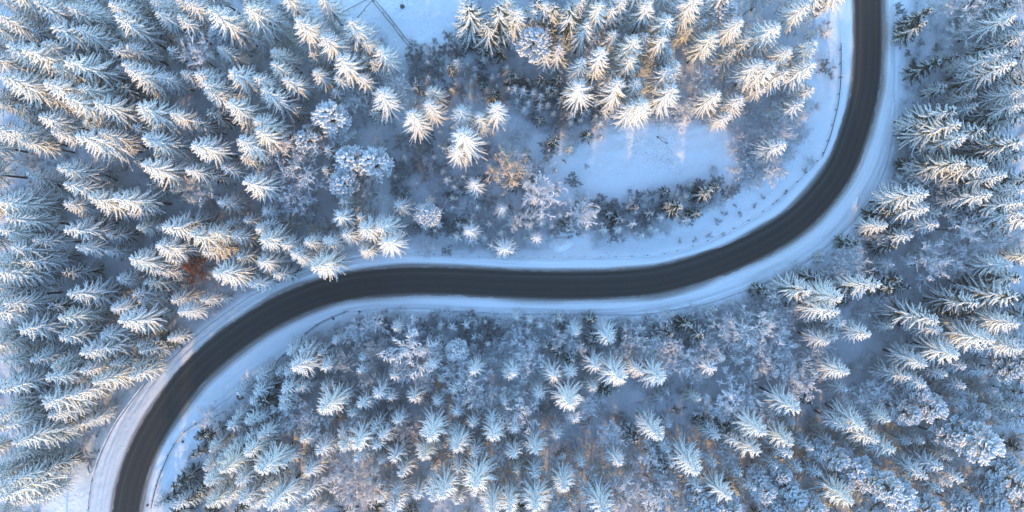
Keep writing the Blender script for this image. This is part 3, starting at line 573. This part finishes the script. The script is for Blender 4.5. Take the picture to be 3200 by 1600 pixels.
def label_plants():
    XY = np.array([(p[2], p[3]) for p in PLANTS]); K = np.array([p[1] for p in PLANTS])
    NB = [('R', 6, 'beside the red brown tree'), ('O', 7, 'beside a russet bare tree'), ('K', 6.5, 'beside a pinkish bare tree'), ('P', 5.5, 'beside a snow laden pine'),
          ('N', 6, 'beside a brown bare tree'), ('D', 5, 'beside a dark fir'), ('B', 5, 'beside a bare frosted tree'), ('E', 5, 'beside a dark spruce'), ('T', 4.5, 'close to a tall spruce'), ('S', 4, 'beside saplings')]
    for i, (o, kind, x, y, zn, edge, ratio, h) in enumerate(PLANTS):
        d = np.hypot(XY[:, 0]-x, XY[:, 1]-y); d[i] = 99; nb = ''
        if edge < 3.5: nb = 'at the road shoulder'
        else:
            for k2, r, txt in NB:
                if k2 != kind and (d[K == k2] < r).any(): nb = txt; break
            else:
                lm = sorted((math.hypot(x - q[0], y - q[1]), t) for q, t in MARK)
                nb = lm[0][1] if lm[0][0] < 17 else ('standing apart' if d.min() > 5.5 else 'among its like')
        size = ''
        if kind in 'TMEDP': size = 'slim ' if ratio < 1.04 else ('broad ' if ratio > 1.13 else '')
        lk, cat = LOOK[kind]
        lb = (size + lk + ' ' + nb + ' ' + PLACE[zn]).replace('  ', ' ')
        tag(o, lb, cat, lk + 's ' + PLACE[zn])
rnd = random.Random(3)
def under(wx, wy, top):         # where a plant stands whose top is seen over a ground point
    k = (H - top)/H
    for _ in range(2): k = (H - top - float(ground_z([wx*k], [wy*k])[0]))/H
    return k
count = {}
def plant(kind, wx, wy, h, rad=None, rot=None):
    var = KIT[kind][rnd.randrange(len(KIT[kind]))]; h0, name, parts, cc = SPEC[kind]
    s = h/h0; sxy = s*rnd.uniform(0.98, 1.2) if rad is None else rad/PR[kind]
    I, lat = road_coord([wx], [wy]); e = DL[I[0]] if lat[0] > 0 else DR[I[0]]
    foot = 0.35 if kind in 'TMDEPBNKO' else 0.1
    if abs(lat[0]) < e + foot: return None
    if kind in 'EMT' and 2760 < wx*PXM + 1600 < 2890 and 800 - wy*PXM < 290: return None
    z = float(ground_z([wx], [wy])[0])
    zn = zone(wx*PXM + 1600, 800 - wy*PXM, lat[0])
    if parts is None:
        o = link(name, var[0], None, (wx, wy, z)); o.scale = (sxy, sxy, s)
    else:
        o = link(name, None, None, (wx, wy, z)); o.scale = (sxy, sxy, s); o.empty_display_size = 0.5
        crown = None
        for pn, me in zip(parts, var):
            c = link(pn, me, crown if pn in ('frost', 'snow_load') else o)
            if pn == 'crown': crown = c
            if pn in ('frost', 'snow_load'): c['kind'] = 'stuff'
    o.rotation_euler = (rnd.gauss(0, 0.025), rnd.gauss(0, 0.025), rnd.uniform(0, 6.28))
    PLANTS.append((o, kind, wx, wy, zn, abs(lat[0]) - e, sxy/s, h))
    count[name] = count.get(name, 0) + 1
    return o
HT = {'T': (17.5, 25.5), 'M': (12, 16.5), 'S': (4.0, 7.5), 'D': (9, 14), 'E': (19, 25), 'P': (14, 19), 'B': (10, 15), 'N': (10, 14), 'K': (13, 16), 'O': (12.5, 15.5), 'R': (12, 13)}
import re
for (ox, oy), txt in TILES.items():
    for tok in txt.split():
        m_ = re.match(r'([A-Za-z])(-?\d+),(-?\d+)(?::(\d+))?$', tok); kind = m_.group(1)
        px = ox + int(m_.group(2))/3.22; py = oy + int(m_.group(3))/3.22
        rad = int(m_.group(4))/3.22/PXM if m_.group(4) else None
        h0, name, parts, cc = SPEC[kind]
        if kind in HT:
            h = rnd.uniform(*HT[kind])
            if kind == 'E' and px > 2700 and px < 3130 and py < 340: h = rnd.uniform(11, 15); rad = rnd.uniform(2.7, 3.2)
            if rad: h *= min(max(rad/PR[kind], 0.55), 1.15)**0.6
        else: h = h0*(rad/PR[kind] if rad else rnd.uniform(0.7, 1.1))
        if rad: rad *= (H - h*cc)/H*(1.18 if kind == 'P' else 1.0)
        wx, wy = W(px, py); k = under(wx, wy, h*cc)
        plant(kind, wx*k, wy*k, h, rad)
print('planted', count, sum(count.values()))

BELTS = [([(1085,985),(1300,985),(1700,990),(2050,1000),(2300,950),(2480,880),(2560,900),(2400,1010),(2100,1075),(1700,1085),(1350,1085),(1120,1060)], 95, 'HHHHhhS', 30),
 ([(1720,640),(1900,640),(2060,590),(2230,560),(2290,600),(2200,680),(2040,740),(1880,740),(1740,720)], 55, 'HHhhSDS', 26),
 ([(1290,170),(1430,110),(1560,180),(1700,250),(1860,320),(1880,390),(1700,400),(1560,330),(1480,300),(1400,330),(1300,290)], 50, 'hhDSSHh', 27),
 ([(1400,480),(1600,420),(1760,480),(1730,640),(1600,720),(1420,740)], 36, 'HhSSHB', 32),
 ([(1200,440),(1330,400),(1420,480),(1420,740),(1280,740),(1230,600)], 34, 'hhhHSS', 27),
 ([(2280,350),(2420,300),(2520,330),(2500,470),(2380,560),(2290,500)], 24, 'HHH', 30)]
def belts():
    rr = random.Random(21)
    for P, n, kinds, gap in BELTS:
        xs = [p[0] for p in P]; ys = [p[1] for p in P]; pts = []
        for _ in range(n*12):
            if len(pts) >= n: break
            px, py = rr.uniform(min(xs), max(xs)), rr.uniform(min(ys), max(ys)); c = False; j = len(P)-1
            for i in range(len(P)):
                (xi, yi), (xj, yj) = P[i], P[j]
                if (yi > py) != (yj > py) and px < (xj-xi)*(py-yi)/(yj-yi) + xi: c = not c
                j = i
            if not c or any((px-a)**2 + (py-b)**2 < gap**2 for a, b in pts): continue
            pts.append((px, py)); kind = rr.choice(kinds); rad = None
            if kind in 'Hh': rad = rr.uniform(1.3, 2.3); h = 3.1*rad/2.3
            elif kind == 'S': h = rr.uniform(3.0, 5.5)
            elif kind == 'D': h = rr.uniform(5, 8); rad = rr.uniform(1.5, 2.1)
            else: h = rr.uniform(6, 9); rad = rr.uniform(2.4, 3.4)
            wx, wy = W(px, py); k = under(wx, wy, h*SPEC[kind][3])
            plant(kind, wx*k, wy*k, h, rad)
belts()

def fill():
    rr = random.Random(31); q = [((p[2])*H/(H-p[7]*SPEC[p[1]][3]), (p[3])*H/(H-p[7]*SPEC[p[1]][3])) for p in PLANTS if p[1] not in 't']
    lim = {'S': 100, 'M': 62, 'B': 110, 'H': 110, 'E': 85}
    for _ in range(6000):
        px, py = rr.uniform(0, 3200), rr.uniform(0, 1600); wx, wy = W(px, py)
        I, lat = road_coord([wx*.93], [wy*.93]); zn = zone(px, py, lat[0])
        if not in_forest(np.array([wx*.95]), np.array([wy*.95]))[0]: continue
        kind = rr.choice({'northwest': 'EEEHS', 'west': 'EES', 'north': 'SSEH', 'hollow': 'SSHH', 'pond': 'HS'}.get(zn, 'SMMBBHH'))
        if lim[kind] <= 0: continue
        gap = {'S': 2.8, 'H': 2.5, 'M': 3.6, 'B': 3.6, 'E': 4.0}[kind]
        if any((a-wx)**2 + (b-wy)**2 < gap*gap for a, b in q): continue
        h = {'S': (3.5, 7), 'M': (9, 14), 'B': (8, 12), 'H': (2, 3), 'E': (13, 17)}[kind]; h = rr.uniform(*h); k = under(wx, wy, h*SPEC[kind][3])
        rad = rr.uniform(1.4, 2.1) if kind == 'H' else (rr.uniform(2.6, 3.8) if kind == 'B' else None)
        if plant(kind, wx*k, wy*k, h, rad): q.append((wx, wy)); lim[kind] -= 1
fill()

# trees just beyond the picture's edges, standing on as the wood does
def margin():
    pts = []; rr = random.Random(11)
    for _ in range(9000):
        px = rr.uniform(-130, 3290); py = rr.uniform(-70, 1830)
        if 4 < px < 3196 and 4 < py < 1596: continue
        if (2740 < px < 3120 and py < 10) or (560 < px < 1380 and py > 1590 and rr.random() < 0.6): continue
        if any((px-a)**2 + (py-b)**2 < (95 if px < 0 else 78)**2 for a, b in pts): continue
        wx, wy = W(px, py); h = rr.uniform(19, 25); k = (H-h)/H
        if not in_forest(np.array([wx*k]), np.array([wy*k]))[0]: continue
        I, lat = road_coord([wx*k], [wy*k])
        if abs(lat[0]) < (DL[I[0]] if lat[0] > 0 else DR[I[0]]) + 3: continue
        pts.append((px, py)); zn = zone(px, py, lat[0])
        kind = {'east': 'E', 'southeast': rr.choice('PPD'), 'south': rr.choice('PDD'), 'southwest': rr.choice('DDM')}.get(zn, 'T')
        if kind in 'MPBD': h = rr.uniform(*HT[kind]); k = (H-h)/H
        plant(kind, wx*k, wy*k, h)
margin()
# frosted brush, brambles and dead stalks on the forest floor: uncountable
def undergrowth():
    rg = np.random.default_rng(77); n = 14000
    X = rg.uniform(-150, 150, n); Y = rg.uniform(-82, 82, n)
    ok = in_forest(X, Y) & (fbm(X/9, Y/9, 3) > -0.28)
    I, lat = road_coord(X, Y); e = np.where(lat > 0, DL[I], DR[I]); ok &= np.abs(lat) > e + 0.8
    X, Y = X[ok], Y[ok]; Z = ground_z(X, Y); n = len(X); A, B = [], []
    K = 15
    hh = rg.uniform(0.5, 1.5, n)
    for k in range(K):
        a = rg.uniform(0, 6.28, n); r = rg.uniform(0.3, 1.0, n)*hh
        b = np.stack([X + rg.normal(0, .25, n), Y + rg.normal(0, .25, n), Z - 0.05], 1)
        t = b + np.stack([np.cos(a)*r*.75, np.sin(a)*r*.75, rg.uniform(.35, 1, n)*hh], 1)
        A.append(b); B.append(t); m1 = b + (t-b)*rg.uniform(.35, .8, (n, 1)); A.append(m1)
        B.append(m1 + np.stack([rg.normal(0, .3, n), rg.normal(0, .3, n), rg.uniform(0.05, .4, n)], 1)*hh[:, None])
    g = G(); g.spikes(np.concatenate(A), np.concatenate(B), 0.10)
    tag(link('undergrowth', g.mesh('undergrowth', M['brush'])), 'frosted brush and dead stalks covering the forest floor', 'undergrowth', kind='stuff')
M['brush'] = plain('frosted_brush', (0.50, 0.50, 0.51), (0.84, 0.85, 0.86), 0.35)
undergrowth()
print('planted', count, sum(count.values()))
label_plants()

# ------------------------------------------------------------------ road furniture and small things
def poly(pts, step=1.0):
    P = np.array([W(*p) for p in pts]); out = []
    for a, b in zip(P[:-1], P[1:]):
        n = max(1, int(np.linalg.norm(b-a)/step)); out.append(a + (b-a)*(np.arange(n)/n)[:, None])
    out = np.concatenate(out + [P[-1:]])
    for _ in range(6): out[1:-1] = (out[:-2] + 2*out[1:-1] + out[2:])/4
    return out
gp = G(); gp.box((0, 0, 0), (0.14, 0.18, 1.5)); gp.box((0, 0.17, 0.42), (0.10, 0.16, 0.20)); POST = gp.mesh('post', M['metal'])
def guardrail(pts, label, z, snow, spacing=4.0):
    P = poly(pts); root = link('guardrail', None, None, (P[0, 0], P[0, 1], z)); tag(root, label, 'guardrail', 'guardrails along the road')
    T = np.gradient(P, axis=0); T /= np.linalg.norm(T, axis=1, keepdims=True); N = np.stack([-T[:, 1], T[:, 0]], 1)
    prof = [(0, .16), (.09, .10), (.02, 0), (.09, -.10), (0, -.16), (-.03, -.15), (.04, -.10), (-.03, 0), (.04, .10), (-.03, .16)]
    V = np.array([[(*(p + n*a - P[0]), 0.62 + b) for a, b in prof] for p, n in zip(P, N)]); k = len(prof); F = []
    for i in range(len(P)-1):
        for j in range(k):
            j2 = (j+1) % k; F += [(i*k+j, i*k+j2, (i+1)*k+j2), (i*k+j, (i+1)*k+j2, (i+1)*k+j)]
    g = G(); g.add(V.reshape(-1, 3), F); link('beam', g.mesh('beam', M['metal']), root)
    S = np.concatenate([[0], np.cumsum(np.linalg.norm(np.diff(P, axis=0), axis=1))])
    for s0 in np.arange(0.3, S[-1], spacing):
        i = min(np.searchsorted(S, s0), len(P)-1); o = link('post', POST, root, (*(P[i] - P[0] - N[i]*0.16), 0.10))
        o.rotation_euler = (0, 0, math.atan2(T[i, 1], T[i, 0]))
    if snow:
        g = G(); rg = np.random.default_rng(4)
        g.tube([(*(p - P[0] + n*0.03), 0.80 + rg.uniform(-.02, .03)) for p, n in zip(P, N)], [0.10 + rg.uniform(-.03, .05) for _ in P], 6)
        link('snow_cap', g.mesh('snow_cap', M['snowload'], True), root)
    return root
guardrail([(2625,142),(2625,200),(2625,245),(2618,320),(2604,380),(2588,440),(2566,492)], 'bare steel guardrail on the inside of the tight bend ending beside a road sign', 0.0, False)
guardrail([(2563,496),(2520,540),(2464,599),(2386,664),(2305,710),(2200,760),(2130,783),(2048,800),(1900,806),(1600,805),(1421,805),(1330,795),(1246,786)], 'long snow capped guardrail along the straight road above the hollow', 0.0, True)
guardrail([(455,1195),(401,1265),(365,1315),(328,1386),(303,1448),(287,1504),(277,1600),(268,1700)], 'thin guardrail on the outer edge of the wide dirty shoulder', 0.0, True)
guardrail([(628,1318),(600,1330),(566,1358),(532,1411),(494,1504),(474,1587)], 'bare guardrail on the inside of the wide bend between two boulders', -0.1, False)
guardrail([(1090,971),(1012,999),(947,1049),(910,1090),(885,1114),(850,1150)], 'half buried guardrail in front of the pinkish bare trees', -0.25, False)

def road_sign(px, py, w, hgt, z0, rot, label, posts=1, m='panel', grp=None):
    x, y = W(px, py); z = float(ground_z([x], [y])[0]); z = max(z, -1.7)
    r = link('road_sign', None, None, (x, y, z)); r.rotation_euler = (0, 0, rot); tag(r, label, 'sign', grp)
    g = G(); g.box((0, 0, z0 + hgt/2), (w, 0.06, hgt)); link('panel', g.mesh('panel', M[m]), r)
    g = G()
    for s_ in (z0 + 0.04, z0 + hgt - 0.04): g.box((0, 0.05, s_), (w + 0.06, 0.05, 0.07))
    link('frame', g.mesh('frame', M['metal']), r)
    for k in range(posts):
        g = G(); xx = 0 if posts == 1 else (k - 0.5)*w*0.86
        g.tube([(xx, 0.09, -0.5), (xx, 0.09, z0 + hgt + 0.05)], [0.06, 0.06], 8); link('post', g.mesh('post', M['wood' if posts == 2 else 'metal']), r)
    g = G(); g.box((0, 0.02, z0 + hgt + 0.06), (w, 0.16, 0.08)); link('snow_cap', g.mesh('snow_cap', M['snowload']), r)
road_sign(2626, 139, 1.0, 0.8, 1.6, 0.35, 'small road sign on a post where the bare guardrail begins')
road_sign(2626, 242, 0.9, 0.7, 1.2, -0.5, 'small road sign on a post midway along the bare guardrail')
road_sign(219, 1444, 2.9, 2.0, 2.3, 1.83, 'large weathered billboard on two wooden posts under the spruces', 2)
road_sign(283, 1466, 1.8, 0.6, 1.0, 1.78, 'narrow board sign beside the dark shrub by the outer guardrail', 2)

def fence(pts, label, rails, hgt=1.1):
    P = [np.array(W(*p)) for p in pts]; x0, y0 = P[0]; z0 = float(ground_z([x0], [y0])[0])
    r = link('pole_fence', None, None, (x0, y0, z0)); tag(r, label, 'fence', 'wooden pole fences on the snow field')
    for a, b in zip(P[:-1], P[1:]):
        L = np.linalg.norm(b-a); n = max(1, int(L/3)); d = (b-a)/L; nn = np.array([-d[1], d[0]])
        Z = [float(ground_z([a[0] + d[0]*L*k/n], [a[1] + d[1]*L*k/n])[0]) - z0 for k in range(n+1)]
        for q in range(rails):
            g = G(); off = nn*(q % 2 - 0.5)*0.75*(rails > 1)
            g.tube([(*(a + d*L*k/n - P[0] + off), Z[k] + hgt*(0.95 - 0.25*q)) for k in range(n+1)], [0.11]*(n+1), 6); link('rail', g.mesh('rail', M['wood']), r)
        for k in range(n+1):
            g = G(); c = a + d*L*k/n - P[0]; g.tube([(*c, Z[k] - .4), (*c, Z[k] + hgt*1.1)], [0.09, 0.07], 6); link('post', g.mesh('post', M['wood']), r)
fence([(1166,2),(1115,64)], 'single rail pole fence running from the field corner towards the spruces', 1)
fence([(1168,2),(1230,78),(1258,115),(1282,143)], 'double rail pole fence running from the field corner to the dark shrubs', 2)
fence([(1150,-4),(1066,41)], 'low thin pole fence lying across the snow field', 1, 0.5)

def boulder(px, py, r, label, seed):
    rg = np.random.default_rng(seed); x, y = W(px, py); z = float(ground_z([x], [y])[0])
    I, lat = road_coord([x], [y]); e = DL[I[0]] if lat[0] > 0 else DR[I[0]]
    if abs(lat[0]) < e: z = 0.25
    th = np.linspace(0, math.pi, 7)[1:-1]; V = [(0, 0, r*.75)]
    for t in th:
        for k in range(10):
            a = k*.628 + rg.uniform(-.15, .15); q = r*rg.uniform(.8, 1.15); V.append((q*math.sin(t)*math.cos(a), q*math.sin(t)*math.sin(a), q*math.cos(t)*.75))
    V.append((0, 0, -r*.7)); F = []
    for k in range(10): F.append((0, 1+k, 1+(k+1) % 10)); F.append((51, 41+(k+1) % 10, 41+k))
    for i in range(4):
        for k in range(10):
            a, b = 1+i*10+k, 1+i*10+(k+1) % 10; F += [(a, a+10, b+10), (a, b+10, b)]
    g = G(); g.add(V, F); o = link('boulder', g.mesh('boulder', M['rock']), None, (x, y, z + r*.25)); tag(o, label, 'boulder', 'boulders by the road')
boulder(463, 1577, 0.42, 'dark round boulder at the lower end of the bare guardrail by the firs', 1)
boulder(571, 1380, 0.38, 'dark round boulder behind the upper end of the bare guardrail near a fir', 2)
boulder(1041, 996, 0.36, 'dark boulder behind the half buried guardrail', 3)
boulder(1123, 974, 0.34, 'dark boulder on the snow in front of the frosted shrubs', 4)
boulder(752, 1238, 0.95, 'large dark rock at the edge of the young wood', 5)
boulder(2797, 382, 0.45, 'dark boulder on the crest of the snow bank at the tight bend', 6)
boulder(1257, 20, 0.6, 'small dark rock on the fenced snow field', 7)

def mound(px, py, a, b, h, rot, label, sharp=1.0, seed=0):
    x, y = W(px, py); z = float(ground_z([x], [y])[0]); I, lat = road_coord([x], [y]); e = DL[I[0]] if lat[0] > 0 else DR[I[0]]
    if abs(lat[0]) < e: z = 0.12
    n = 22; g = G(); V, F = [], []; rg = np.random.default_rng(seed)
    for i in range(9):
        t = i/8
        for k in range(n):
            th = k*6.283/n; rr = t*(1 + 0.10*math.sin(3*th+seed) + rg.uniform(-.03, .03)); V.append((a*rr*math.cos(th), b*rr*math.sin(th), h*(1-t**sharp)**1.2 - 0.35*(t > .95) + rg.uniform(-.02, .02)))
    for i in range(8):
        for k in range(n):
            p, q = i*n+k, i*n+(k+1) % n; F += [(p, p+n, q+n), (p, q+n, q)]
    g.add(V, F); o = link('snow_mound', g.mesh('snow_mound', M['snowload'], True), None, (x, y, z)); o.rotation_euler = (0, 0, rot); tag(o, label, 'snow mound')
mound(2672, 636, 2.6, 1.0, 0.9, 1.2, 'long snow mound heaped on the bank of the tight bend', 1.6, 1)
mound(1752, 770, 3.6, 2.6, 1.5, 0.5, 'pyramid shaped snow mound behind the long guardrail', 1.0, 2)
# fallen log on the clearing
x, y = W(2073, 434); zz = float(ground_z([x], [y])[0]); lg = link('fallen_log', None, None, (x, y, zz)); lg.rotation_euler = (0, 0, -0.55)
tag(lg, 'fallen log half buried in snow on the oval clearing', 'log')
g = G(); g.tube([(-1.6, 0, .16), (-.4, .1, .22), (.8, .0, .2), (1.6, -.1, .12)], [.2, .24, .22, .16], 8); link('trunk', g.mesh('trunk', M['bark']), lg)
g = G(); g.tube([(-1.3, .05, .36), (-.4, .12, .42), (.8, .03, .40), (1.4, -.06, .28)], [.10, .2, .19, .08], 8); link('snow_cap', g.mesh('snow_cap', M['snowload'], True), lg)


# ------------------------------------------------------------------ thin winter mist
hz = bpy.data.materials.new('mist'); hz.use_nodes = True; nt = hz.node_tree; nt.nodes.clear()
pv = nt.nodes.new('ShaderNodeVolumePrincipled'); pv.inputs['Color'].default_value = (0.93, 0.96, 1.0, 1); pv.inputs['Density'].default_value = 0.00012
mo = nt.nodes.new('ShaderNodeOutputMaterial'); nt.links.new(pv.outputs[0], mo.inputs['Volume'])
g = G(); g.box((0, 0, 90), (1600, 1600, 190)); tag(link('haze', g.mesh('haze', hz)), 'thin cold mist over the wood', 'haze', kind='stuff')
